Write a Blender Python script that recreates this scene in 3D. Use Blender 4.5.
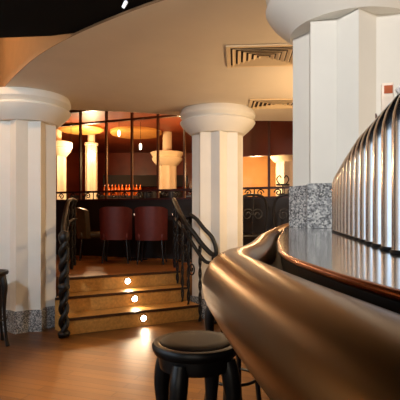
import bpy, bmesh, math, random
from mathutils import Vector, Matrix

random.seed(7)
scene = bpy.context.scene
for o in list(bpy.data.objects):
    bpy.data.objects.remove(o, do_unlink=True)
COL = scene.collection
PI = math.pi

# ------------------------------------------------------------------ camera
EYE = 1.25
cam_d = bpy.data.cameras.new('camera')
cam_d.sensor_width = 36.0
cam_d.lens = 450.0 / 400.0 * 36.0
cam_d.shift_y = 16.0 / 400.0
cam_d.clip_start = 0.02
cam = bpy.data.objects.new('camera', cam_d)
COL.objects.link(cam)
cam.location = (0, 0, EYE)
cam.rotation_euler = (PI / 2, 0, 0)
scene.camera = cam

# ------------------------------------------------------------------ world + exposure
scene.view_settings.view_transform = 'Standard'
scene.view_settings.look = 'None'
scene.view_settings.gamma = 1.0
scene.view_settings.use_curve_mapping = False
scene.view_settings.exposure = 0.0
wd = bpy.data.worlds.new('world')
scene.world = wd
wd.use_nodes = True
wd.node_tree.nodes['Background'].inputs[0].default_value = (0.35, 0.45, 0.6, 1)
wd.node_tree.nodes['Background'].inputs[1].default_value = 0.15


def light(name, kind, loc, power, color, size=0.1, target=None, size_y=None, angle=60, blend=0.5):
    d = bpy.data.lights.new(name, kind)
    d.energy = power
    d.color = color
    if kind == 'AREA':
        d.shape = 'RECTANGLE'
        d.size = size
        d.size_y = size_y or size
    else:
        d.shadow_soft_size = size
    if kind == 'SPOT':
        d.spot_size = math.radians(angle)
        d.spot_blend = blend
    o = bpy.data.objects.new(name, d)
    COL.objects.link(o)
    o.location = loc
    if target is not None:
        v = Vector(target) - Vector(loc)
        o.rotation_euler = v.to_track_quat('-Z', 'Y').to_euler()
    return o


WARM = (1.0, 0.62, 0.28)
AMBER = (1.0, 0.46, 0.14)
COOL = (0.66, 0.82, 1.0)
NEUT = (1.0, 0.90, 0.78)
light('window_daylight', 'AREA', (-3.9, 0.2, 1.7), 36, (0.76, 0.88, 1.0), 4.4, (0.0, 0.2, 1.7), 1.65)
light('rear_soft_light', 'AREA', (-0.6, -2.6, 1.6), 16, NEUT, 3.0, (0.6, 3.0, 1.7), 2.0)  # unseen soft light behind the camera; the wall there has no opening
light('column_fill_left', 'SPOT', (-2.0, 1.2, 2.57), 320, (0.74, 0.87, 1.0), 0.12, (-2.0, 5.1, 1.5), angle=50, blend=0.7)  # added cool spot to whiten the left column, no fixture modelled
light('column_fill_middle', 'SPOT', (-0.7, 1.9, 2.57), 170, (0.95, 0.95, 1.0), 0.12, (0.15, 5.7, 1.7), angle=32, blend=0.7)  # added spot to brighten the middle column, without a fixture
light('column_fill_near', 'SPOT', (-0.5, 0.2, 2.57), 290, (0.99, 0.95, 0.92), 0.12, (0.85, 2.55, 2.0), angle=66, blend=0.7)  # added spot to lift the near column, no lamp in the ceiling
light('back_bar_lamp', 'POINT', (1.65, 4.3, 1.72), 84, (1.0, 0.67, 0.35), 0.18)
light('soffit_fill_near', 'POINT', (2.0, 1.4, 1.5), 34, (1.0, 0.82, 0.64), 0.15)  # added warm fill, out of view, to brighten soffit and near column
light('wall_fill', 'SPOT', (-2.3, 2.6, 2.57), 160, (0.9, 0.94, 1.0), 0.1, (-4.0, 3.6, 1.3), angle=80, blend=0.9)  # added spot lighting the left wall, for brighter reflections in the pipes
light('recess_lamp', 'POINT', (-2.75, 3.62, 3.12), 60, WARM, 0.06)
light('floor_downlight', 'SPOT', (-1.45, 2.9, 2.57), 720, (1.0, 0.70, 0.36), 0.06, (-0.50, 3.55, 0), angle=54, blend=0.9)
light('upper_room_lamp', 'POINT', (-0.9, 6.6, 2.95), 26, WARM, 0.08)
light('far_room_lamp_a', 'POINT', (-2.45, 10.1, 2.7), 95, (1.0, 0.72, 0.42), 0.1)
light('far_room_lamp_b', 'POINT', (-0.35, 9.7, 2.5), 48, WARM, 0.1)
light('far_room_lamp_c', 'POINT', (1.05, 8.45, 2.1), 40, (1.0, 0.7, 0.4), 0.1)

# ------------------------------------------------------------------ materials


def s2l(c):
    return tuple(((v / 12.92) if v <= 0.04045 else ((v + 0.055) / 1.055) ** 2.4) for v in [x / 255.0 for x in c])


def new_mat(name):
    m = bpy.data.materials.new(name)
    m.use_nodes = True
    nt = m.node_tree
    return m, nt, nt.nodes['Principled BSDF']


def mat(name, rgb, rough=0.5, metal=0.0, var=0.12, scale=8.0, bump=0.0, coat=0.0, spec=0.5, emit=None, estr=0.0):
    m, nt, b = new_mat(name)
    c = s2l(rgb)
    tc = nt.nodes.new('ShaderNodeTexCoord')
    n = nt.nodes.new('ShaderNodeTexNoise')
    n.inputs['Scale'].default_value = scale
    n.inputs['Detail'].default_value = 4
    nt.links.new(tc.outputs['Object'], n.inputs['Vector'])
    r = nt.nodes.new('ShaderNodeValToRGB')
    r.color_ramp.elements[0].position = 0.3
    r.color_ramp.elements[1].position = 0.7
    r.color_ramp.elements[0].color = (*[v * (1 - var) for v in c], 1)
    r.color_ramp.elements[1].color = (*[min(1, v * (1 + var)) for v in c], 1)
    nt.links.new(n.outputs['Fac'], r.inputs['Fac'])
    nt.links.new(r.outputs['Color'], b.inputs['Base Color'])
    b.inputs['Roughness'].default_value = rough
    b.inputs['Metallic'].default_value = metal
    b.inputs['Coat Weight'].default_value = coat
    b.inputs['Coat Roughness'].default_value = 0.15
    b.inputs['Specular IOR Level'].default_value = spec
    if bump:
        bp = nt.nodes.new('ShaderNodeBump')
        bp.inputs['Strength'].default_value = bump
        bp.inputs['Distance'].default_value = 0.01
        nt.links.new(n.outputs['Fac'], bp.inputs['Height'])
        nt.links.new(bp.outputs['Normal'], b.inputs['Normal'])
    if emit:
        b.inputs['Emission Color'].default_value = (*s2l(emit), 1)
        b.inputs['Emission Strength'].default_value = estr
    return m


def planks(name, dark, light_, scale=(1, 1, 1), rot=0.0, rough=0.3, coat=0.3):
    m, nt, b = new_mat(name)
    tc = nt.nodes.new('ShaderNodeTexCoord')
    mp = nt.nodes.new('ShaderNodeMapping')
    mp.inputs['Rotation'].default_value = (0, 0, rot)
    nt.links.new(tc.outputs['Object'], mp.inputs['Vector'])
    br = nt.nodes.new('ShaderNodeTexBrick')
    br.inputs['Scale'].default_value = 1.0
    br.inputs['Brick Width'].default_value = 1.1
    br.inputs['Row Height'].default_value = 0.085
    br.inputs['Mortar Size'].default_value = 0.0025
    br.inputs['Color1'].default_value = (*s2l(dark), 1)
    br.inputs['Color2'].default_value = (*s2l(light_), 1)
    br.inputs['Mortar'].default_value = (*[v * 0.3 for v in s2l(dark)], 1)
    nt.links.new(mp.outputs['Vector'], br.inputs['Vector'])
    m2 = nt.nodes.new('ShaderNodeMapping')
    m2.inputs['Scale'].default_value = (1.5, 22, 22)
    nt.links.new(mp.outputs['Vector'], m2.inputs['Vector'])
    n = nt.nodes.new('ShaderNodeTexNoise')
    n.inputs['Scale'].default_value = 2.0
    n.inputs['Detail'].default_value = 6
    nt.links.new(m2.outputs['Vector'], n.inputs['Vector'])
    r = nt.nodes.new('ShaderNodeValToRGB')
    r.color_ramp.elements[0].color = (0.55, 0.5, 0.45, 1)
    r.color_ramp.elements[1].color = (1.2, 1.15, 1.1, 1)
    nt.links.new(n.outputs['Fac'], r.inputs['Fac'])
    mx = nt.nodes.new('ShaderNodeMix')
    mx.data_type = 'RGBA'
    mx.blend_type = 'MULTIPLY'
    mx.inputs[0].default_value = 0.8
    nt.links.new(br.outputs['Color'], mx.inputs[6])
    nt.links.new(r.outputs['Color'], mx.inputs[7])
    nt.links.new(mx.outputs[2], b.inputs['Base Color'])
    b.inputs['Roughness'].default_value = rough
    b.inputs['Coat Weight'].default_value = coat
    b.inputs['Coat Roughness'].default_value = 0.2
    return m


def granite(name):
    m, nt, b = new_mat(name)
    tc = nt.nodes.new('ShaderNodeTexCoord')
    v = nt.nodes.new('ShaderNodeTexVoronoi')
    v.inputs['Scale'].default_value = 120
    n = nt.nodes.new('ShaderNodeTexNoise')
    n.inputs['Scale'].default_value = 60
    n.inputs['Detail'].default_value = 5
    nt.links.new(tc.outputs['Object'], v.inputs['Vector'])
    nt.links.new(tc.outputs['Object'], n.inputs['Vector'])
    sep = nt.nodes.new('ShaderNodeSeparateColor')
    nt.links.new(v.outputs['Color'], sep.inputs[0])
    ad = nt.nodes.new('ShaderNodeMath')
    ad.operation = 'ADD'
    nt.links.new(sep.outputs[0], ad.inputs[0])
    nt.links.new(n.outputs['Fac'], ad.inputs[1])
    mu = nt.nodes.new('ShaderNodeMath')
    mu.operation = 'MULTIPLY'
    mu.inputs[1].default_value = 0.5
    nt.links.new(ad.outputs[0], mu.inputs[0])
    r = nt.nodes.new('ShaderNodeValToRGB')
    r.color_ramp.elements[0].position = 0.25
    r.color_ramp.elements[0].color = (*s2l((72, 74, 76)), 1)
    r.color_ramp.elements[1].position = 0.75
    r.color_ramp.elements[1].color = (*s2l((205, 206, 204)), 1)
    e = r.color_ramp.elements.new(0.5)
    e.color = (*s2l((138, 142, 146)), 1)
    nt.links.new(mu.outputs[0], r.inputs['Fac'])
    nt.links.new(r.outputs['Color'], b.inputs['Base Color'])
    b.inputs['Roughness'].default_value = 0.18
    b.inputs['Coat Weight'].default_value = 0.3
    return m


def emitter(name, rgb, strength):
    m, nt, b = new_mat(name)
    b.inputs['Base Color'].default_value = (*s2l(rgb), 1)
    b.inputs['Emission Color'].default_value = (*s2l(rgb), 1)
    b.inputs['Emission Strength'].default_value = strength
    return m


def pane_mat(name):
    m, nt, b = new_mat(name)
    out = nt.nodes['Material Output']
    tr = nt.nodes.new('ShaderNodeBsdfTransparent')
    tr.inputs[0].default_value = (0.96, 0.93, 0.9, 1)
    gl = nt.nodes.new('ShaderNodeBsdfGlossy')
    gl.inputs['Roughness'].default_value = 0.02
    fr = nt.nodes.new('ShaderNodeFresnel')
    fr.inputs['IOR'].default_value = 1.25
    mx = nt.nodes.new('ShaderNodeMixShader')
    nt.links.new(fr.outputs[0], mx.inputs[0])
    nt.links.new(tr.outputs[0], mx.inputs[1])
    nt.links.new(gl.outputs[0], mx.inputs[2])
    nt.links.new(mx.outputs[0], out.inputs['Surface'])
    return m


M = {}
M['floor'] = planks('floor_wood', (92, 60, 27), (112, 76, 35), rot=0.35, rough=0.42, coat=0.0)
M['upper_floor'] = planks('upper_wood', (150, 96, 44), (176, 116, 58), rot=0.2, rough=0.42, coat=0.0)
M['step'] = mat('step_wood', (190, 142, 76), 0.45, var=0.2, scale=34, bump=0.15)
M['nosing'] = mat('nosing', (62, 40, 24), 0.4, var=0.2)
M['plaster'] = mat('white_plaster', (228, 224, 214), 0.6, var=0.025, scale=5)
M['soffit'] = mat('soffit_plaster', (226, 211, 190), 0.75, var=0.03, scale=3)
M['black'] = mat('black_ceiling', (7, 7, 9), 0.8, var=0.3, scale=3, spec=0.1)
M['granite'] = granite('granite')
M['bronze'] = mat('bronze', (140, 104, 60), 0.3, metal=1.0, var=0.06, scale=5, spec=0.6)
M['counter'] = mat('counter_stone', (58, 52, 50), 0.06, var=0.25, scale=30, coat=1.0, spec=0.9)
M['copper'] = mat('copper', (170, 96, 52), 0.22, metal=1.0, var=0.1)
M['barblack'] = mat('bar_black', (9, 7, 7), 0.6, var=0.2)
M['barfront'] = mat('bar_front', (52, 30, 20), 0.4, var=0.25, scale=12)
M['chrome'] = mat('chrome', (226, 231, 238), 0.2, metal=1.0, var=0.05, scale=20)
M['dark_wood'] = mat('dark_wood', (15, 10, 9), 0.4, var=0.3, scale=14, coat=0.15)
M['seat_wood'] = mat('seat_wood', (30, 17, 13), 0.45, var=0.25, scale=12, spec=0.3)
M['red_leather'] = mat('red_leather', (108, 40, 31), 0.5, var=0.15, scale=12)
M['dark_leather'] = mat('dark_leather', (30, 24, 22), 0.35, var=0.2, scale=12)
M['iron'] = mat('wrought_iron', (10, 8, 7), 0.5, metal=0.1, var=0.3, scale=30)
M['maroon'] = mat('maroon_panel', (104, 34, 24), 0.35, var=0.2, scale=4, coat=0.2)
M['mullion'] = mat('mullion', (70, 32, 20), 0.35, var=0.2)
M['rail'] = mat('rail', (52, 16, 14), 0.35, var=0.2)
M['farwall'] = mat('far_wall', (150, 62, 34), 0.4, var=0.25, scale=2, coat=0.2)
M['farceil'] = mat('far_ceiling', (140, 66, 36), 0.5, var=0.2, scale=2)
M['orange'] = mat('orange_wall', (224, 164, 92), 0.6, var=0.12, scale=3)
M['cream'] = mat('cream', (240, 222, 190), 0.6, var=0.05)
M['gold'] = mat('gold_leaf', (226, 164, 84), 0.45, var=0.12, scale=4)
M['lowwall'] = mat('low_wall_panel', (18, 10, 8), 0.5, var=0.2, scale=6)
M['olive'] = mat('olive_leather', (74, 58, 34), 0.3, var=0.2, scale=12)
M['navy'] = mat('dark_navy', (14, 9, 18), 0.7, var=0.2)
M['pale'] = mat('pale_paint', (222, 216, 206), 0.7, var=0.03, scale=3)
M['panel'] = mat('dark_panelling', (58, 36, 24), 0.5, var=0.2, scale=6)
M['fascia'] = mat('fascia_tan', (156, 122, 88), 0.7, var=0.06)
M['wall'] = mat('wall_paint', (196, 170, 138), 0.7, var=0.05, scale=3)
M['vent'] = mat('vent_paint', (226, 200, 160), 0.5, var=0.04)
M['ventdark'] = mat('vent_inside', (58, 36, 20), 0.8, var=0.1)
M['white'] = mat('white', (236, 234, 228), 0.5, var=0.04, scale=40)
M['cloth'] = mat('cloth', (236, 231, 226), 0.8, var=0.15, scale=90, bump=0.4)
M['carton'] = mat('carton', (244, 226, 206), 0.6, var=0.08, scale=30)
M['orangelabel'] = mat('orange_label', (178, 84, 40), 0.5, var=0.15, scale=60)
M['brownglaze'] = mat('brown_glaze', (92, 54, 36), 0.3, var=0.3, scale=30)
M['amber'] = mat('amber_bottle', (206, 98, 30), 0.15, var=0.35, scale=18, coat=0.5)
M['glass'] = pane_mat('window_glass')
M['lens'] = emitter('step_lens', (255, 236, 205), 42)
M['sconce'] = emitter('sconce_lamp', (255, 226, 178), 26)
M['lamp'] = emitter('pendant_lamp', (255, 238, 214), 6)
M['candle'] = emitter('candle_glass', (255, 214, 180), 1.3)
M['spotlens'] = emitter('spot_lens', (220, 224, 230), 0.6)

# ------------------------------------------------------------------ helpers
ROOTS = {}


def lerp(a, b, t):
    return a + (b - a) * t


def tag(o, label=None, cat=None, group=None, kind=None):
    if label: o['label'] = label
    if cat: o['category'] = cat
    if group: o['group'] = group
    if kind: o['kind'] = kind
    return o


def thing(name, label, cat, loc=(0, 0, 0), rotz=0.0, group=None):
    o = bpy.data.objects.new(name, None)
    o.empty_display_size = 0.1
    COL.objects.link(o)
    o.location = loc
    o.rotation_euler = (0, 0, rotz)
    ROOTS[o.name] = Matrix.Translation(loc) @ Matrix.Rotation(rotz, 4, 'Z')
    return tag(o, label, cat, group)


def obj(name, bm, m, parent=None, smooth=None, world=False):
    """Link bm as one mesh object. world=True: the vertices are in world space."""
    if world and parent is not None:
        r = parent
        while r.parent: r = r.parent
        bmesh.ops.transform(bm, matrix=ROOTS[r.name].inverted(), verts=bm.verts)
    bmesh.ops.recalc_face_normals(bm, faces=bm.faces)
    me = bpy.data.meshes.new(name)
    bm.to_mesh(me)
    bm.free()
    me.materials.append(m)
    if smooth is not None:
        me.polygons.foreach_set('use_smooth', [True] * len(me.polygons))
        if smooth > 0:
            me.set_sharp_from_angle(angle=math.radians(smooth))
    o = bpy.data.objects.new(name, me)
    COL.objects.link(o)
    if parent is not None:
        o.parent = parent
    return o


def struct(name, bm, m, smooth=None):
    o = obj(name, bm, m, None, smooth)
    o['kind'] = 'structure'
    return o


def dup(root, loc, rotz=0.0, label=None, scale=None):
    r = root.copy()
    COL.objects.link(r)
    r.location = loc
    r.rotation_euler = (0, 0, rotz)
    if scale: r.scale = (scale,) * 3
    if label: r['label'] = label
    for ch in list(root.children):
        c = ch.copy()
        COL.objects.link(c)
        c.parent = r
        for g in ch.children:
            d = g.copy()
            COL.objects.link(d)
            d.parent = c
    return r


def BM():
    return bmesh.new()


def box(bm, c, s, rz=0.0, bev=0.0, rot=None):
    t = BM()
    bmesh.ops.create_cube(t, size=1)
    bmesh.ops.scale(t, vec=s, verts=t.verts)
    if bev > 0:
        bmesh.ops.bevel(t, geom=t.edges[:] + t.verts[:], offset=bev, segments=2, affect='EDGES', profile=0.5)
    mt = Matrix.Translation(c) @ (rot if rot is not None else Matrix.Rotation(rz, 4, 'Z'))
    bmesh.ops.transform(t, matrix=mt, verts=t.verts)
    merge(bm, t)
    return bm


def merge(bm, t):
    me = bpy.data.meshes.new('tmp')
    t.to_mesh(me)
    t.free()
    bm.from_mesh(me)
    bpy.data.meshes.remove(me)


def prism(bm, poly, z0, z1):
    a = [bm.verts.new((x, y, z0)) for x, y in poly]
    b = [bm.verts.new((x, y, z1)) for x, y in poly]
    bm.faces.new(a)
    bm.faces.new(b)
    n = len(poly)
    for i in range(n):
        bm.faces.new((a[i], a[(i + 1) % n], b[(i + 1) % n], b[i]))
    return bm


def lathe(bm, prof, c=(0, 0, 0), n=48):
    rings = []
    for r, z in prof:
        rings.append([bm.verts.new((c[0] + r * math.cos(2 * PI * k / n), c[1] + r * math.sin(2 * PI * k / n), c[2] + z)) for k in range(n)])
    for a, b in zip(rings[:-1], rings[1:]):
        for k in range(n):
            bm.faces.new((a[k], a[(k + 1) % n], b[(k + 1) % n], b[k]))
    bm.faces.new(rings[0])
    bm.faces.new(rings[-1])
    return bm


def crom(pts, n=8, closed=False):
    P = [Vector(p) for p in pts]
    out = []
    m = len(P)
    for i in range(m if closed else m - 1):
        p0 = P[(i - 1) % m] if (closed or i > 0) else P[0] * 2 - P[1]
        p1, p2 = P[i], P[(i + 1) % m]
        p3 = P[(i + 2) % m] if (closed or i + 2 < m) else P[-1] * 2 - P[-2]
        for k in range(n):
            t = k / n
            out.append(0.5 * ((2 * p1) + (p2 - p0) * t + (2 * p0 - 5 * p1 + 4 * p2 - p3) * t * t + (3 * p1 - p0 - 3 * p2 + p3) * t ** 3))
    if not closed:
        out.append(P[-1].copy())
    return out


def tube(bm, pts, r, n=10, squash=None):
    P = [Vector(p) for p in pts]
    m = len(P)
    rad = r if isinstance(r, (list, tuple)) else [r] * m
    tang = []
    for i in range(m):
        tang.append((P[min(i + 1, m - 1)] - P[max(i - 1, 0)]).normalized())
    up = Vector((0, 0, 1)) if abs(tang[0].z) < 0.9 else Vector((1, 0, 0))
    u = (up - tang[0] * up.dot(tang[0])).normalized()
    rings = []
    for i in range(m):
        u = (u - tang[i] * u.dot(tang[i])).normalized()
        v = tang[i].cross(u)
        rings.append([bm.verts.new(P[i] + (u * math.cos(2 * PI * k / n) * (squash or 1) + v * math.sin(2 * PI * k / n)) * rad[i]) for k in range(n)])
    for a, b in zip(rings[:-1], rings[1:]):
        for k in range(n):
            bm.faces.new((a[k], a[(k + 1) % n], b[(k + 1) % n], b[k]))
    bm.faces.new(rings[0])
    bm.faces.new(rings[-1])
    return bm


def sphere(bm, c, r, sz=1.0, n=14):
    t = BM()
    bmesh.ops.create_uvsphere(t, u_segments=n, v_segments=max(6, n // 2 + 2), radius=r)
    bmesh.ops.scale(t, vec=(1, 1, sz), verts=t.verts)
    bmesh.ops.translate(t, vec=c, verts=t.verts)
    merge(bm, t)
    return bm




# ------------------------------------------------------------------ the setting
UP = 0.525         # raised floor
SOF = 2.585        # soffit underside
CT = 1.185         # bar counter top

struct('floor', prism(BM(), [(-4, -3), (3.4, -3), (3.4, 6.5), (-4, 6.5)], -0.1, 0), M['floor'])

# steps run along this line
S0, S1 = Vector((-1.325, 4.76)), Vector((0, 5.46))
SD = (S1 - S0).normalized()
SN = Vector((-SD.y, SD.x))


def sline(off, t):
    p = S0 + SD * t + SN * off
    return (p.x, p.y)


L1 = 1.5
TREAD = 0.30


def LL(off):
    """left end of the steps at a distance behind the first riser"""
    return lerp(-0.08, -0.15, off / 0.3) if off < 0.3 else lerp(-0.15, 0.0, (off - 0.3) / 0.3)


def strip(a, b):
    m = [0.3] if a < 0.299 and b > 0.301 else []
    return [sline(o, LL(o)) for o in [a] + m + [b]] + [sline(b, L1), sline(a, L1)]


pf = [sline(2 * TREAD, 0.0), sline(2 * TREAD, L1), (0.22, 6.13), (0.60, 6.17), (3.4, 6.17), (3.4, 14.6), (-6, 14.6), (-6, 5.48), (-1.82, 5.48)]
struct('floor_upper', prism(BM(), pf, 0.0, UP), M['upper_floor'])

st = thing('staircase', 'three wooden steps with small bright riser lights between the two white columns', 'stairs', (sline(0.3, 0.7)[0], sline(0.3, 0.7)[1], 0))
for k in range(3):
    z0, z1 = 0.175 * k, 0.175 * (k + 1)
    if k < 2:
        poly = strip(TREAD * k, TREAD * 2 - 0.002)
        z0 = 0.0 if k == 0 else 0.1755
    else:
        poly = strip(TREAD * 2 - 0.022, TREAD * 2 - 0.003)
        z0 = 0.351
    s = obj('step', prism(BM(), poly, z0, z1 - 0.002), M['step'], st, world=True)
    bn = BM()
    o0 = TREAD * k - (0.022 if k == 2 else 0)
    le = LL(max(o0, 0))
    prism(bn, [sline(o0 - 0.014, le), sline(o0 - 0.014, L1), sline(o0 - 0.001, L1), sline(o0 - 0.001, le)], z1 - 0.026, z1 + 0.001)
    obj('nosing', bn, M['nosing'], s, world=True)
    # riser lamp
    px = (143.5, 134.5, 127.5)[k]
    # where the sight line of that column meets the riser
    q = (px - 200) / 450.0
    a = S0 + SN * o0
    t = (q * a.y - a.x) / (SD.x - q * SD.y)
    p = a + SD * t
    zc = z0 + 0.088 if k == 0 else z1 - 0.09
    rot = Matrix.Translation((p.x, p.y, zc)) @ Matrix.Rotation(math.atan2(SD.y, SD.x), 4, 'Z') @ Matrix.Rotation(PI / 2, 4, 'X')
    b1 = lathe(BM(), [(0.044, 0.0), (0.044, 0.006), (0.036, 0.009)], n=20)
    bmesh.ops.transform(b1, matrix=rot, verts=b1.verts)
    obj('lamp_bezel', b1, M['copper'], s, 40, world=True)
    b2 = lathe(BM(), [(0.033, 0.008), (0.031, 0.014), (0.018, 0.018), (0.004, 0.019)], n=20)
    bmesh.ops.transform(b2, matrix=rot, verts=b2.verts)
    obj('lamp_lens', b2, M['lens'], s, 40, world=True)
    q3 = p - SN * 0.07
    light('step_lamp_glow', 'SPOT', (q3.x, q3.y, zc + 0.01), 6.0, (1, 0.78, 0.5), 0.02, (q3.x - SN.x * 0.5, q3.y - SN.y * 0.5, zc - 0.28), angle=120, blend=0.9)

# soffit over the bar
front = [(-2.45, 5.35), (-2.22, 5.0), (-1.96, 4.57), (-1.47, 3.9), (-1.09, 3.48), (-0.695, 3.13), (-0.216, 2.78), (0.4, 2.44), (1.2, 2.2), (2.2, 2.1), (3.4, 2.1)]
fr = [(p.x, p.y) for p in crom([(x, y, 0) for x, y in front], 8)]
back = [(3.4, 6.35), (1.3, 6.33), (0.63, 6.30), (-0.26, 5.97), (-1.0, 5.76), (-1.61, 5.66), (-2.1, 5.62)]
struct('ceiling', prism(BM(), fr + back, SOF, 3.3), M['soffit'], 30)
# a thin, darker strip covers its front edge
fo = []
for i, (x, y) in enumerate(fr):
    a, b = Vector(fr[max(i - 1, 0)]), Vector(fr[min(i + 1, len(fr) - 1)])
    t = (b - a).normalized()
    fo.append((x - abs(t.y) * 0.004 if t.y < 0 else x, y - 0.004))
struct('trim_2', prism(BM(), fo + [(x, y - 0.0003) for x, y in reversed(fr)], SOF, 3.2995), M['fascia'], 30)
# black dropped ceiling in front of it
blk = [(-4, -3), (3.4, -3), (3.4, 2.098)] + [p for p in reversed(fr) if -0.76 < p[0] < 3.3 and p[1] < 3.3]
blk = [(x, y - 0.009) if i > 2 else (x, y) for i, (x, y) in enumerate(blk)]
blk += [(-0.80, 3.24), (-0.93, 3.32), (-1.12, 3.375), (-1.51, 3.41), (-2.5, 3.44), (-4, 3.46)]
struct('ceiling_front', prism(BM(), blk, 2.60, 3.3), M['black'])
struct('ceiling_upper', prism(BM(), [(-6, 3.3), (3.4, 3.3), (3.4, 14.6), (-6, 14.6)], 3.3, 3.4), M['farceil'])

# walls
def wallbox(name, x0, x1, y0, y1, z0, z1, m):
    return struct(name, box(BM(), ((x0 + x1) / 2, (y0 + y1) / 2, (z0 + z1) / 2), (x1 - x0, y1 - y0, z1 - z0)), m)


bl = BM()   # left wall with the window opening
for (y0, y1, z0, z1) in ((-3, -2.1, 0, 3.3), (2.5, 3.0, 0, 3.3), (-2.1, 2.5, 0, 0.85), (-2.1, 2.5, 2.55, 3.3)):
    box(bl, (-4.05, (y0 + y1) / 2, (z0 + z1) / 2), (0.1, y1 - y0, z1 - z0))
struct('wall_left', bl, M['pale'])
wallbox('wall_left_panel', -4.1, -4.0, 3.001, 5.3, 0, 3.3, M['pale'])
bw = BM()
for y in (-2.07, -0.53, 0.95, 2.47):
    box(bw, (-4.03, y, 1.7), (0.06, 0.06, 1.7))
for z in (0.88, 2.52):
    box(bw, (-4.03, 0.2, z), (0.06, 4.6, 0.06))
struct('window_1', bw, M['white'])
wallbox('wall_right', 3.4, 3.5, -3, 14.6, 0, 3.3, M['pale'])
wallbox('wall_front', -4, 3.4, -3.1, -3, 0, 3.3, M['pale'])
wallbox('wall_upper_left', -6.1, -6, 5.3, 14.6, UP, 3.3, M['farwall'])
wallbox('wall_far', -6, 3.4, 14.6, 14.7, UP, 3.3, M['farwall'])
wallbox('wall_recess', -6, -2.45, 5.36, 5.46, UP, 3.3, M['panel'])

# ------------------------------------------------------------------ columns
COLR = 0.325


def star(R, r, rot, n=8):
    out = []
    for k in range(2 * n):
        a = rot + PI * k / n
        q = R if k % 2 == 0 else r
        out.append((q * math.cos(a), q * math.sin(a)))
    return out


def column(x, y, z, label, rot, top=SOF):
    t = thing('column', label, 'column', (x, y, z))
    obj('plinth', prism(BM(), star(COLR + 0.022, COLR * 0.78 + 0.022, rot), 0, 0.235), M['granite'], t)
    obj('shaft', prism(BM(), star(COLR, COLR * 0.78, rot), 0.235, 2.315 - z), M['plaster'], t)
    h = top - z - 0.0015
    prof = [(0.30, h - 0.305), (0.342, h - 0.305), (0.352, h - 0.295), (0.40, h - 0.255), (0.45, h - 0.205), (0.472, h - 0.172), (0.481, h - 0.156), (0.478, h - 0.148),
            (0.425, h - 0.132), (0.423, h - 0.120), (0.470, h - 0.090), (0.480, h - 0.076), (0.480, h - 0.055), (0.470, h - 0.022), (0.460, h)]
    obj('capital', lathe(BM(), prof, n=72), M['plaster'], t, 35)
    return t


column(-1.96, 5.10, 0.0, 'white fluted column on grey granite plinth at far left beside the dark railing', -PI / 2 + 0.02)
column(0.224, 5.75, 0.0, 'white fluted column behind the far end of the bar, right of the steps', -PI / 2 + 0.04)
column(0.858, 2.55, CT + 0.001, 'large near white fluted column with granite plinth standing on the bar counter', -PI / 2 - 0.22)

# ------------------------------------------------------------------ air vents
def vent(x, y, w, d, rz, label, n):
    t = thing('air_vent', label, 'vent', (x, y, SOF), rz, 'ceiling air vents')
    f = BM()
    bw_ = 0.035
    for sx in (-1, 1):
        box(f, (sx * (w / 2 - bw_ / 2), 0, -0.008), (bw_, d, 0.014), bev=0.003)
    for sy in (-1, 1):
        box(f, (0, sy * (d / 2 - bw_ / 2), -0.008), (w - 2 * bw_, bw_, 0.014), bev=0.003)
    obj('vent_frame', f, M['vent'], t)
    obj('vent_throat', box(BM(), (0, 0, -0.0025), (w - 2 * bw_, d - 2 * bw_, 0.003)), M['ventdark'], t)
    for k in range(n):
        # nested four-sided louvres, flaring outwards
        q = (k + 0.35) / (n + 0.3)
        a, b = (w / 2 - bw_) * (1 - q), (d / 2 - bw_) * (1 - q)
        g = 0.5 * (d / 2 - bw_) / (n + 0.3)
        v = BM()
        rings = []
        for (e, z) in ((0, -0.019), (-g * 1.5, -0.005), (-g * 1.5 - 0.003, -0.005), (-0.003, -0.021)):
            rings.append([v.verts.new((sx * (a + e), sy * (b + e), z)) for sx, sy in ((-1, -1), (1, -1), (1, 1), (-1, 1))])
        for i in range(4):
            p, r_ = rings[i], rings[(i + 1) % 4]
            for m_ in range(4):
                v.faces.new((p[m_], p[(m_ + 1) % 4], r_[(m_ + 1) % 4], r_[m_]))
        obj('louvre', v, M['vent'], t)
    return t


vent(0.53, 3.74, 0.62, 0.50, -0.08, 'square slatted ceiling vent nearer the camera, left of the large column capital', 6)
vent(0.93, 5.33, 0.70, 0.44, -0.04, 'farther slatted ceiling vent, beyond the square one and behind the large column', 6)

# ------------------------------------------------------------------ bar
# armrest: x, y, radius of the roll; it narrows like a horn beyond the bend
RTOP = CT - 0.006
rp = [(0.232, -0.30, 0.064), (0.185, 0.0, 0.064), (0.107, 0.5, 0.064), (0.078, 0.75, 0.064), (0.068, 0.88, 0.063), (0.084, 1.0, 0.060), (0.13, 1.13, 0.054), (0.19, 1.4, 0.047),
      (0.272, 1.86, 0.042), (0.325, 2.1, 0.039), (0.50, 2.9, 0.034), (0.78, 4.1, 0.028), (0.95, 4.8, 0.018), (1.08, 5.08, 0.006)]
cr = crom(rp, 12)
roll = [Vector((p.x, p.y, RTOP - p.z)) for p in cr]
roll_r = [p.z for p in cr]
# outer edge of the counter
ep = [(0.300, -0.30), (0.247, 0.0), (0.174, 0.42), (0.156, 0.58), (0.149, 0.72), (0.158, 0.86), (0.184, 1.02), (0.23, 1.3), (0.345, 1.86), (0.42, 2.25), (0.58, 2.95), (0.86, 4.1), (1.06, 4.72), (1.75, 4.92)]
edge = crom([(x, y, 0) for x, y in ep], 12)


def offset(pts, o):
    out = []
    for i, p in enumerate(pts):
        t = pts[min(i + 1, len(pts) - 1)] - pts[max(i - 1, 0)]
        n = Vector((t.y, -t.x, 0)).normalized()
        out.append(p + n * o)
    return out


def xy(pts):
    return [(p.x, p.y) for p in pts]


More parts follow.
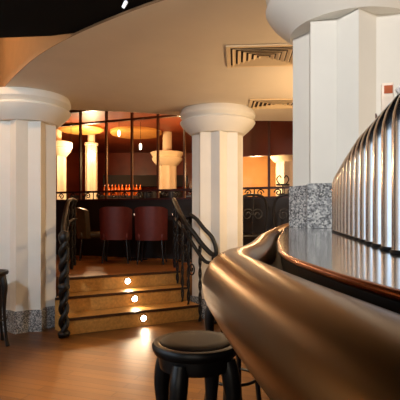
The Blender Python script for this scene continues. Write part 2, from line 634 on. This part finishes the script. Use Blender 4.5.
bar = thing('bar', 'curved bar with thick bronze rounded armrest and glossy dark counter filling the right foreground', 'bar', (0.6, 1.8, 0))
obj('armrest', tube(BM(), roll, roll_r, 40), M['bronze'], bar, 60, world=True)
inner = [(2.2, 4.9), (1.9, 4.3), (1.55, 3.3), (1.35, 2.3), (1.05, 1.5), (0.98, 0.5), (1.0, -0.3)]
inner2 = [(x - 0.02, y - 0.01) for x, y in inner]
obj('counter_top', prism(BM(), xy(edge) + inner, CT - 0.012, CT), M['counter'], bar, world=True)
nose = [Vector((p.x, p.y, CT - 0.0055)) for p in offset(edge, -0.001)]
obj('copper_edge', tube(BM(), nose, 0.0056, 12), M['copper'], bar, 60, world=True)
obj('counter_side', prism(BM(), xy(offset(edge, 0.004)) + inner2, CT - 0.16, CT - 0.0125), M['barblack'], bar, world=True)
obj('armrest_bracket', prism(BM(), xy(offset(roll, 0.004)) + list(reversed(xy(offset(edge, 0.0035)))), CT - 0.085, CT - 0.052), M['barblack'], bar, world=True)
obj('bar_front', prism(BM(), xy(offset(edge, 0.10)) + [(x - 0.08, y - 0.05) for x, y in inner], 0.002, CT - 0.161), M['barfront'], bar, world=True)

# ------------------------------------------------------------------ chrome pipe screen on the counter
ps = thing('pipe_screen', 'row of upright chrome pipes arching over at the top on the bar counter at right', 'bar fixture', (0.47, 1.35, CT))
P0, P1 = Vector((0.575, 1.83)), Vector((0.30, 0.42))
PD = (P1 - P0).normalized()
PNv = Vector((-PD.y, PD.x))      # to the right, over the counter
if PNv.x < 0: PNv = -PNv
NP = 17
tops = []
for k in range(NP):
    t = k / (NP - 1)
    p = P0 + (P1 - P0) * t
    d = p.y
    ht = 0.248 if d < 1.3 else lerp(0.248, 0.205, ((d - 1.3) / 0.53) ** 1.1)
    zt = EYE + ht - 0.0145
    rb = 0.075
    pts = [(p.x, p.y, CT + 0.001), (p.x, p.y, zt - rb)]
    for a in range(1, 9):
        an = a / 8 * PI / 2
        pts.append((p.x + PNv.x * rb * (1 - math.cos(an)), p.y + PNv.y * rb * (1 - math.cos(an)), zt - rb + rb * math.sin(an)))
    pts.append((p.x + PNv.x * (rb + 0.05), p.y + PNv.y * (rb + 0.05), zt))
    q = obj('pipe', tube(BM(), pts, 0.037, 28), M['chrome'], ps, 60, world=True)
    obj('pipe_foot', lathe(BM(), [(0.0395, 0.001), (0.0395, 0.005), (0.037, 0.007)], (p.x, p.y, CT), 24), M['barblack'], q, 60, world=True)
    tops.append((p, zt))
# the casing the pipes run back into
cs = BM()
for i in range(NP - 1):
    (a, za), (b, zb) = tops[i], tops[i + 1]
    v = []
    for (p, z) in ((a, za), (b, zb)):
        f, g = p + PNv * 0.115, p + PNv * 0.26
        v.append([cs.verts.new((f.x, f.y, CT + 0.001)), cs.verts.new((g.x, g.y, CT + 0.001)), cs.verts.new((g.x, g.y, z + 0.0372)), cs.verts.new((f.x, f.y, z + 0.0372))])
    for j in range(4):
        cs.faces.new((v[0][j], v[0][(j + 1) % 4], v[1][(j + 1) % 4], v[1][j]))
    if i == 0: cs.faces.new(v[0])
    if i == NP - 2: cs.faces.new(v[1])
bmesh.ops.remove_doubles(cs, verts=cs.verts, dist=1e-5)
obj('casing', cs, M['dark_wood'], ps, world=True)

lg = BM()
prev = None
for (p, z) in tops:
    f, g = p + PNv * 0.045, p + PNv * 0.265
    zz = z + 0.0375
    v = [lg.verts.new(c) for c in ((f.x, f.y, zz), (g.x, g.y, zz), (g.x, g.y, zz + 0.01), (f.x, f.y, zz + 0.01))]
    if prev is None: lg.faces.new(v)
    else:
        for j in range(4):
            lg.faces.new((prev[j], prev[(j + 1) % 4], v[(j + 1) % 4], v[j]))
    prev = v
lg.faces.new(prev)
obj('top_ledge', lg, M['dark_wood'], ps, world=True)


# small things on top of it
def on_top(d, o):
    t = (P0.y - d) / (P0.y - P1.y)
    p = P0 + (P1 - P0) * t + PNv * o
    return p.x, p.y


TOPZ = EYE + 0.248 - 0.0145 + 0.0485
x, y = on_top(1.275, 0.06)
c = thing('carton', 'tiny pale carton with an orange label on top of the chrome pipes', 'box', (x, y, TOPZ), -0.25)
obj('carton_body', box(BM(), (0, 0, 0.045), (0.030, 0.026, 0.088), bev=0.002), M['carton'], c)
obj('carton_label', box(BM(), (0.001, -0.0138, 0.070), (0.022, 0.001, 0.022)), M['orangelabel'], c)
x, y = on_top(1.185, 0.105)
nb = BM()
sphere(nb, (0, 0, 0.040), 0.036, 1.1, 20)
for v in nb.verts:
    k = 1 + 0.16 * math.sin(v.co.x * 170 + 1) * math.sin(v.co.z * 150) + 0.12 * math.sin(v.co.y * 190)
    v.co.x *= k
    v.co.y *= k
    v.co.z = max(0.001, v.co.z * (1 + 0.1 * math.sin(v.co.x * 220)))
o = obj('crumpled_napkin', nb, M['cloth'], None, 0)
o.location = (x, y, TOPZ)
tag(o, 'crumpled pale grey napkin on top of the chrome pipes, right of the tiny carton', 'napkin')
x, y = on_top(1.275, 0.140)
bt = lathe(BM(), [(0.016, 0.001), (0.020, 0.004), (0.021, 0.05), (0.012, 0.085), (0.010, 0.11), (0.018, 0.118), (0.024, 0.135), (0.021, 0.155), (0.008, 0.165)], n=20)
o = obj('ornament', bt, M['brownglaze'], None, 50)
o.location = (x, y, TOPZ)
tag(o, 'small brown knob-topped ornament at the right edge above the chrome pipes', 'ornament')
x, y = on_top(1.42, 0.066)
tw = BM()
tube(tw, [(0, 0, 0.001), (0.002, 0, 0.03), (0.008, 0, 0.055)], [0.004, 0.003, 0.002], 7)
tube(tw, [(0.001, 0, 0.02), (-0.008, 0, 0.038), (-0.010, 0, 0.050)], [0.003, 0.004, 0.002], 7)
o = obj('sprig', tw, M['brownglaze'], None, 60)
o.location = (x, y, EYE + lerp(0.248, 0.205, (max(0, y - 1.25) / 0.53) ** 1.1) + 0.034)
tag(o, 'tiny dark sprig standing on top of the chrome pipes, left of the tiny carton', 'ornament')

# ------------------------------------------------------------------ bar stools
def make_stool(label, loc):
    t = thing('bar_stool', label, 'stool', loc, 0.0, 'dark wooden stools')
    SH = 0.775
    rim = lathe(BM(), [(0.145, SH - 0.04), (0.160, SH - 0.04), (0.166, SH - 0.028), (0.168, SH - 0.014), (0.162, SH - 0.003), (0.150, SH), (0.140, SH - 0.003)], n=56)
    obj('seat_rim', rim, M['dark_wood'], t, 40)
    pad = lathe(BM(), [(0.139, SH - 0.012), (0.138, SH - 0.002), (0.128, SH + 0.004), (0.09, SH + 0.007), (0.03, SH + 0.008)], n=56)
    obj('seat_pad', pad, M['seat_wood'], t, 40)
    obj('apron', lathe(BM(), [(0.10, SH - 0.095), (0.138, SH - 0.095), (0.142, SH - 0.075), (0.142, SH - 0.041), (0.10, SH - 0.041)], n=48), M['dark_wood'], t, 40)
    for k in range(4):
        a = PI / 4 + k * PI / 2 + 0.35
        prof = [(0.128, SH - 0.06, 0.030), (0.142, SH - 0.12, 0.034), (0.150, SH - 0.19, 0.031), (0.146, SH - 0.28, 0.024), (0.146, SH - 0.42, 0.018), (0.158, SH - 0.58, 0.015), (0.176, SH - 0.71, 0.016), (0.186, 0.014, 0.021), (0.187, 0.001, 0.020)]
        sm = crom([(r, z, q) for r, z, q in prof], 5)
        obj('leg', tube(BM(), [(p.x * math.cos(a), p.x * math.sin(a), max(p.y, 0.001)) for p in sm], [p.z for p in sm], 12), M['dark_wood'], t, 60)
    obj('foot_ring', tube(BM(), [(0.148 * math.cos(2 * PI * k / 40), 0.148 * math.sin(2 * PI * k / 40), 0.27) for k in range(41)], 0.010, 8), M['dark_wood'], t, 60)
    return t


stool = make_stool('dark wooden round bar stool close up beside the bronze armrest', (-0.015, 1.72, 0))
dup(stool, (-2.02, 4.36, 0), 0.25, 'dark wooden stool cut off by the left edge of the photo, before the left column', scale=0.93)
dup(stool, (0.20, 2.75, 0), 0.1, 'dark wooden stool mostly hidden behind the bronze armrest, farther along the bar')

# ------------------------------------------------------------------ balustrades beside the steps
def spiral(c, r0, turns, ux, n=26, sgn=1, a0=0.0):
    """flat scroll in the plane spanned by ux and z"""
    pts = []
    for k in range(n):
        t = k / (n - 1)
        a = a0 + sgn * t * turns * 2 * PI
        r = r0 * (1 - 0.8 * t)
        pts.append(Vector(c) + Vector((ux[0], ux[1], 0)) * r * math.cos(a) + Vector((0, 0, r * math.sin(a))))
    return pts


def twisted(bm, x, y, z0, z1, r=0.018):
    for s in (0, PI):
        tube(bm, [(x + r * math.cos(s + z * 22), y + r * math.sin(s + z * 22), z) for z in [z0 + (z1 - z0) * k / 40 for k in range(41)]], r * 0.95, 7)


bal = thing('balustrade', 'dark wrought iron stair railing sweeping down in front of the middle column', 'railing', (0.0, 5.33, 0))
A = [(0.165, 5.22, 0.80), (0.12, 5.24, 0.82), (0.02, 5.30, 0.92), (-0.07, 5.36, 1.04), (-0.17, 5.45, 1.16), (-0.27, 5.75, 1.32), (-0.36, 6.3, 1.47), (-0.40, 6.9, 1.50)]
obj('handrail', tube(BM(), crom(A, 8), 0.030, 10), M['iron'], bal, 60, world=True)
B = [(0.175, 5.21, 0.72), (0.185, 5.21, 0.86), (0.14, 5.23, 1.00), (0.05, 5.27, 1.10), (-0.04, 5.33, 1.21), (-0.12, 5.40, 1.27)]
obj('scroll_rail', tube(BM(), crom(B, 8), 0.024, 9), M['iron'], bal, 60, world=True)
C_ = [(0.16, 5.22, 0.70), (0.06, 5.27, 0.72), (-0.03, 5.33, 0.83), (-0.13, 5.42, 0.98), (-0.24, 5.72, 1.12), (-0.35, 6.3, 1.22)]
obj('lower_rail', tube(BM(), crom(C_, 8), 0.022, 9), M['iron'], bal, 60, world=True)
nb = BM()
twisted(nb, 0.17, 5.215, 0.01, 0.70, 0.022)
sphere(nb, (0.17, 5.215, 0.76), 0.038, 1.2)
sphere(nb, (0.17, 5.215, 0.03), 0.045, 0.65)
obj('newel_post', nb, M['iron'], bal, 60, world=True)
for i, (x, y, z0, z1) in enumerate(((0.0, 5.315, 0.005, 0.90), (-0.14, 5.43, 0.18, 1.10), (-0.22, 5.62, 0.18, 1.24), (-0.30, 5.95, 0.36, 1.38), (-0.355, 6.3, UP, 1.45), (-0.39, 6.75, UP, 1.49))):
    b = BM()
    twisted(b, x, y, z0 + 0.002, z1, 0.011)
    obj('baluster', b, M['iron'], bal, 60, world=True)
for (x, y, z, s) in ((-0.18, 5.52, 0.82, 1), (-0.26, 5.80, 0.95, -1), (-0.33, 6.15, 1.02, 1), (-0.1, 5.38, 0.62, -1)):
    obj('scroll', tube(BM(), spiral((x, y, z), 0.085, 1.6, (-0.5, 0.86), sgn=s), 0.010, 7), M['iron'], bal, 60, world=True)

ba2 = thing('balustrade', 'dark wrought iron stair railing against the right side of the left column', 'railing', (-1.50, 4.85, 0))
A = [(-1.40, 4.65, 1.0), (-1.46, 4.82, 1.03), (-1.535, 5.05, 1.12), (-1.59, 5.30, 1.27), (-1.68, 5.75, 1.44), (-1.78, 6.3, 1.48), (-1.9, 6.9, 1.48)]
obj('handrail', tube(BM(), crom(A, 8), 0.026, 10), M['iron'], ba2, 60, world=True)
B = [(p[0] + 0.005, p[1], p[2] - 0.28) for p in A]
obj('lower_rail', tube(BM(), crom(B, 8), 0.016, 9), M['iron'], ba2, 60, world=True)
nb = BM()
twisted(nb, -1.40, 4.63, 0.01, 0.98, 0.030)
sphere(nb, (-1.40, 4.63, 1.03), 0.058, 1.25)
sphere(nb, (-1.40, 4.63, 0.04), 0.065, 0.6)
sphere(nb, (-1.40, 4.63, 0.52), 0.062, 0.8)
obj('newel_post', nb, M['iron'], ba2, 60, world=True)
for (x, y, z0, z1) in ((-1.515, 4.93, 0.176, 1.04), (-1.545, 5.10, 0.351, 1.14), (-1.585, 5.28, 0.351, 1.25), (-1.65, 5.6, UP, 1.38), (-1.74, 6.1, UP, 1.46), (-1.84, 6.6, UP, 1.48)):
    b = BM()
    twisted(b, x, y, z0 + 0.002, z1, 0.013)
    obj('baluster', b, M['iron'], ba2, 60, world=True)
for (x, y, z, s) in ((-1.47, 4.83, 0.80, 1), (-1.52, 5.0, 0.66, -1), (-1.47, 4.80, 0.42, 1), (-1.49, 4.86, 0.56, -1), (-1.57, 5.2, 0.85, 1), (-1.62, 5.45, 1.0, -1)):
    obj('scroll', tube(BM(), spiral((x, y, z), 0.10, 1.6, (-0.45, 0.89), sgn=s), 0.017, 8), M['iron'], ba2, 60, world=True)

# ------------------------------------------------------------------ upper level: chairs and tables
def make_tub(name, m, label, loc, rz, group=None, lift=0.0):
    """Back faces -Y, sitter faces +Y."""
    t = thing(name, label, 'chair', loc, rz, group)
    bk = BM()
    n, h0, h1 = 15, 0.36 + lift, 0.865 + lift
    grid = []
    for j in range(7):
        row = []
        for i in range(n):
            s = -1 + 2 * i / (n - 1)
            z = h0 + (h1 - h0) * j / 6
            w = 0.242 + 0.012 * j / 6
            x = w * s
            y = -0.22 - 0.04 * j / 6 + 0.16 * abs(s) ** 2.6
            zz = z - (0.045 * abs(s) ** 6 if j == 6 else 0)
            row.append((x, y, zz))
        grid.append(row)
    fr_ = [[bk.verts.new(p) for p in row] for row in grid]
    bb = [[bk.verts.new((p[0] * 0.84, p[1] + 0.06, p[2] - (0.004 if j == 6 else 0))) for p in row] for j, row in enumerate(grid)]
    for S in (fr_, bb):
        for j in range(6):
            for i in range(n - 1):
                bk.faces.new((S[j][i], S[j][i + 1], S[j + 1][i + 1], S[j + 1][i]))
    for i in range(n - 1):
        bk.faces.new((fr_[0][i], fr_[0][i + 1], bb[0][i + 1], bb[0][i]))
        bk.faces.new((fr_[6][i], fr_[6][i + 1], bb[6][i + 1], bb[6][i]))
    for j in range(6):
        bk.faces.new((fr_[j][0], fr_[j + 1][0], bb[j + 1][0], bb[j][0]))
        bk.faces.new((fr_[j][n - 1], fr_[j + 1][n - 1], bb[j + 1][n - 1], bb[j][n - 1]))
    obj('backrest', bk, m, t, 50)
    obj('seat', box(BM(), (0, 0.04, 0.415 + lift), (0.40, 0.42, 0.10), bev=0.025), m, t, 50)
    for sx in (-1, 1):
        for sy in (-1, 1):
            obj('leg', tube(BM(), [(sx * 0.165, 0.03 + sy * 0.165, 0.365 + lift), (sx * 0.195, 0.03 + sy * 0.2, 0.001)], [0.02, 0.013], 8), M['dark_wood'], t, 60)
    return t


red = make_tub('tub_chair', M['red_leather'], 'red leather chair seen from behind, left of the two on the raised floor', (-1.30, 7.02, UP), 0.05, 'red leather chairs')
dup(red, (-0.735, 6.88, UP), -0.03, 'red leather chair seen from behind, right of the two on the raised floor')
drk = make_tub('armchair', M['olive'], 'dark glossy leather armchair facing right, left of the red chairs', (-1.82, 7.50, UP), -1.35)


def make_table(label, loc):
    t = thing('table', label, 'table', loc, 0, 'dark tables behind the red chairs')
    obj('tabletop', box(BM(), (0, 0, 0.715), (0.52, 0.36, 0.03), bev=0.006), M['dark_wood'], t)
    obj('pedestal', lathe(BM(), [(0.035, 0.03), (0.03, 0.2), (0.03, 0.69), (0.06, 0.70)], n=16), M['dark_wood'], t, 40)
    obj('base', lathe(BM(), [(0.16, 0.001), (0.16, 0.015), (0.05, 0.035)], n=24), M['dark_wood'], t, 40)
    return t


tb = make_table('dark table behind the gap between the two red chairs', (-1.03, 7.46, UP))
dup(tb, (-0.20, 7.19, UP), -0.37, 'dark table just right of the right red chair, by the stair railing')
for (x, y, lab) in ((-1.045, 7.35, 'small lit candle glass on the table between the two red chairs'), (-0.41, 7.20, 'small lit candle glass on the table right of the red chairs')):
    g = thing('candle_glass', lab, 'candle', (x, y, UP + 0.7305), 0, 'candle glasses')
    obj('glass_cup', lathe(BM(), [(0.018, 0.0), (0.03, 0.004), (0.036, 0.03), (0.034, 0.034), (0.028, 0.01)], n=14), M['candle'], g, 40)


def make_scroll_chair(label, loc, rz):
    t = thing('scroll_back_chair', label, 'chair', loc, rz, 'dark scroll back chairs')
    fr_ = BM()
    out = crom([(-0.2, -0.2, 0.45), (-0.22, -0.24, 0.75), (-0.17, -0.27, 0.97), (0, -0.28, 1.02), (0.17, -0.27, 0.97), (0.22, -0.24, 0.75), (0.2, -0.2, 0.45)], 8)
    tube(fr_, out, 0.018, 9)
    obj('back_frame', fr_, M['dark_wood'], t, 60)
    s_ = BM()
    tube(s_, spiral((-0.075, -0.25, 0.74), 0.09, 1.5, (1, 0), sgn=1), 0.011, 7)
    tube(s_, spiral((0.075, -0.25, 0.74), 0.09, 1.5, (-1, 0), sgn=1), 0.011, 7)
    tube(s_, [(0, -0.21, 0.46), (0, -0.25, 0.74), (0, -0.28, 1.01)], 0.012, 7)
    obj('back_scrolls', s_, M['dark_wood'], t, 60)
    obj('seat', box(BM(), (0, 0, 0.44), (0.44, 0.42, 0.05), bev=0.02), M['dark_leather'], t, 50)
    for sx in (-1, 1):
        for sy in (-1, 1):
            obj('leg', tube(BM(), [(sx * 0.18, sy * 0.17, 0.425), (sx * 0.21, sy * 0.2, 0.001)], [0.02, 0.014], 8), M['dark_wood'], t, 60)
    return t


sc_ = make_scroll_chair('dark scroll back chair right of the middle column, the left one seen over the armrest', (0.67, 6.52, UP), 0.25)
dup(sc_, (1.30, 6.50, UP), -0.25, 'dark scroll back chair beside the granite plinth of the large column')

# ------------------------------------------------------------------ glazed screen at the back of the raised floor
GA, GB = Vector((-3.45, 8.79)), Vector((2.6, 6.45))
GD = (GB - GA).normalized()
GN = Vector((-GD.y, GD.x))
GL = (GB - GA).length
GRZ = math.atan2(GD.y, GD.x)


def gpt(px):
    q = (px - 200) / 450.0
    t = (q * GA.y - GA.x) / (GD.x - q * GD.y)
    return GA + GD * t


mid = (GA + GB) / 2
lw = BM()
box(lw, (mid.x, mid.y, UP + 0.5), (GL, 0.12, 1.0), rz=GRZ)
struct('wall_screen_base', lw, M['lowwall'])
scr = thing('glazed_screen', 'tall glazed screen with dark brown mullions above the low wall behind the red chairs', 'screen', (mid.x, mid.y, UP + 1.0))


def gbar(name, z, h, w, m):
    return obj(name, box(BM(), (mid.x, mid.y, z), (GL, w, h), rz=GRZ), m, scr, world=True)


gbar('sill', UP + 1.015, 0.03, 0.14, M['rail'])
gbar('rail', UP + 1.165, 0.036, 0.05, M['rail'])
gbar('transom', 2.95, 0.035, 0.05, M['mullion'])
gbar('head', 3.19, 0.05, 0.06, M['mullion'])
mps = [28, 54, 80.5, 106.5, 132, 158, 184.5, 212, 240, 269, 300, 333]
pts_m = [gpt(p) for p in mps]
for p in pts_m:
    obj('mullion', box(BM(), (p.x, p.y, (UP + 1.03 + 3.298) / 2), (0.032, 0.05, 3.298 - UP - 1.03), rz=GRZ), M['mullion'], scr, world=True)
for a, b in zip(pts_m[:-1], pts_m[1:]):
    c = (a + b) / 2
    w = (b - a).length - 0.034
    obj('pane', box(BM(), (c.x, c.y, (UP + 1.18 + 2.93) / 2), (w, 0.006, 2.93 - UP - 1.18), rz=GRZ), M['glass'], scr, world=True)
    for sd in (-1, 1):
        cc = c + GD * (sd * w * 0.22)
        obj('scroll', tube(BM(), spiral((cc.x, cc.y, UP + 1.09), 0.058, 1.3, (GD.x * sd, GD.y * sd)), 0.010, 6), M['iron'], scr, 60, world=True)
    obj('rail_post', tube(BM(), [(c.x, c.y, UP + 1.03), (c.x, c.y, UP + 1.15)], 0.010, 6), M['iron'], scr, 60, world=True)

# iron ornament on the rail at right
p = gpt(284) - GN * 0.10
orn = thing('iron_ornament', 'dark curled iron ornament above the rail, left of the large column plinth', 'ornament', (p.x, p.y, UP + 1.0305))
b = BM()
sphere(b, (0, 0, 0.02), 0.05, 0.4)
tube(b, [(0, 0, 0.02), (0.0, 0, 0.16)], 0.010, 8)
obj('stem', b, M['iron'], orn, 60)
b = BM()
for s in (-1, 1):
    tube(b, crom([(0, 0, 0.16), (s * 0.06, 0, 0.19), (s * 0.09, 0, 0.26), (s * 0.05, 0, 0.31), (s * 0.02, 0, 0.27)], 6), 0.010, 7)
box(b, (0, 0, 0.17), (0.2, 0.03, 0.03), bev=0.006)
obj('curls', b, M['iron'], orn, 60)

# ------------------------------------------------------------------ the room beyond the screen
def far_column(x, y, r, ztop, label, neck=True):
    t = thing('far_column', label, 'column', (x, y, UP), 0, 'columns beyond the glazed screen')
    h = ztop - UP
    obj('shaft', prism(BM(), star(r, r * 0.86, 0.3), 0, h - 0.3), M['cream'], t)
    obj('capital', lathe(BM(), [(r * 1.0, h - 0.33), (r * 1.15, h - 0.3), (r * 1.55, h - 0.19), (r * 1.6, h - 0.14), (r * 1.45, h - 0.12), (r * 1.6, h - 0.07), (r * 1.75, h - 0.01), (r * 1.7, h)], n=32), M['cream'], t, 40)
    obj('neck', lathe(BM(), [(r * 0.48, h), (r * 0.48, 3.299 - UP)], n=24), M['cream'], t, 40)
    return t


far_column(-0.80, 11.0, 0.235, 2.80, 'gold lit column beyond the screen just left of the middle column')
fc = thing('far_column', 'slim gold lit pillar beyond the screen behind the bright lamp', 'column', (-2.68, 11.1, UP), 0, 'columns beyond the glazed screen')
obj('shaft', prism(BM(), star(0.145, 0.125, 0.3), 0, 2.45), M['cream'], fc)
obj('cap', lathe(BM(), [(0.14, 2.45), (0.17, 2.47), (0.17, 2.52), (0.09, 2.53), (0.09, 3.299 - UP)], n=24), M['cream'], fc, 40)
far_column(-3.30, 10.4, 0.20, 2.95, 'bright cream column beyond the screen against the left column capital')
far_column(1.68, 8.6, 0.24, 2.60, 'pale column beyond the screen, left of the large column')

for (x, y, z, lab) in ((-2.62, 10.86, 2.72, 'bright round wall lamp on the slim column beyond the screen'),):
    t = thing('wall_lamp', lab, 'lamp', (x, y, z))
    obj('lamp_globe', sphere(BM(), (0, 0, 0), 0.085, 1.0, 20), M['sconce'], t, 60)
    obj('lamp_arm', tube(BM(), [(0, 0.02, 0), (-0.03, 0.10, -0.02)], 0.012, 8), M['copper'], t, 60)

for (px_, d, z, lab) in ((71, 9.6, 2.74, 'small white pendant lamp leftmost of three beyond the screen'), (119, 9.8, 3.05, 'small white pendant lamp under the gold ceiling disc, beyond the screen'), (140.5, 9.8, 2.76, 'small white pendant lamp left of the gold column, beyond the screen')):
    x = (px_ - 200) / 450 * d
    t = thing('pendant_lamp', lab, 'lamp', (x, d, z), 0, 'pendant lamps beyond the screen')
    obj('shade', lathe(BM(), [(0.008, -0.07), (0.022, -0.05), (0.03, 0.0), (0.026, 0.05), (0.01, 0.07)], n=16), M['lamp'], t, 50)
    obj('cord', tube(BM(), [(0, 0, 0.071), (0, 0, 3.299 - z)], 0.004, 6), M['iron'], t)

for (x, y, r, lab) in ((-1.55, 10.9, 0.62, 'gold ceiling disc beyond the screen, right of the bright wall lamp'), (-2.75, 10.4, 0.52, 'gold ceiling disc beyond the screen above the bright wall lamp')):
    t = thing('ceiling_disc', lab, 'ceiling disc', (x, y, 3.299), 0, 'gold ceiling discs')
    obj('disc', lathe(BM(), [(r, 0), (r, -0.05), (r - 0.05, -0.09), (r - 0.12, -0.10), (0.02, -0.06)], n=48), M['gold'], t, 40)

# far bar with bottles
fb = thing('far_bar', 'low dark bar counter beyond the screen holding amber bottles', 'bar', (-1.75, 12.4, UP))
obj('bar_body', box(BM(), (0, 0, 0.62), (3.4, 0.5, 1.24)), M['barfront'], fb)
obj('bar_top', box(BM(), (0, 0, 1.26), (3.5, 0.6, 0.04)), M['dark_wood'], fb)
hood = tag(struct('wall_hood', box(BM(), (-1.55, 12.9, 2.25), (2.4, 0.3, 0.32)), M['navy']))
BOT = [(0.035, 0.001), (0.04, 0.01), (0.04, 0.17), (0.03, 0.21), (0.014, 0.24), (0.013, 0.30), (0.006, 0.302)]
b0 = None
ORD = ['leftmost', 'second', 'third', 'fourth', 'fifth', 'sixth', 'seventh', 'eighth', 'ninth', 'tenth', 'eleventh']
for k in range(11):
    x = -2.58 + k * 0.095 + random.uniform(-0.01, 0.01)
    if b0 is None:
        b0 = obj('bottle', lathe(BM(), BOT, n=14), M['amber'], None, 40)
        tag(b0, None, 'bottle', 'bottles on the far bar')
        o = b0
    else:
        o = b0.copy()
        COL.objects.link(o)
    o['label'] = ('leftmost' if k == 0 else ORD[k] + ' from left') + ' of the amber bottles on the dark bar beyond the screen'
    o.location = (x, 12.25 + random.uniform(-0.04, 0.04), UP + 1.2805)
light('bottle_shelf_lamp', 'POINT', (-1.9, 11.85, 2.2), 16, AMBER, 0.06)

# warm wall and dark header at right beyond the screen
struct('wall_orange', box(BM(), (1.5, 9.4, (UP + 3.3) / 2), (2.8, 0.1, 3.3 - UP)), M['orange'])
struct('trim_1', box(BM(), (1.55, 7.72, 2.80), (2.2, 0.08, 0.996), rz=GRZ), M['maroon'])

hc = make_tub('high_chair', M['dark_leather'], 'dark high chair back seen above the rail, left of the gold column beyond the screen', (-1.14, 10.1, UP), 0.1, 'high chairs at the far bar', 0.42)
dup(hc, (-0.62, 10.0, UP), -0.1, 'dark high chair back seen above the rail, in front of the gold column')

# ------------------------------------------------------------------ spotlight under the black ceiling
sp = thing('spotlight', 'small spotlight on the black ceiling at the top of the photo', 'spotlight', (-0.462, 2.76, 2.599))
obj('mount', lathe(BM(), [(0.028, -0.001), (0.028, -0.012), (0.01, -0.018), (0.01, -0.03)], n=16), M['iron'], sp, 40)
b = lathe(BM(), [(0.010, -0.022), (0.012, 0.015), (0.008, 0.025)], n=16)
bmesh.ops.transform(b, matrix=Matrix.Translation((0, 0, -0.052)) @ Matrix.Rotation(0.5, 4, 'Y'), verts=b.verts)
obj('lamp_body', b, M['spotlens'], sp, 40)
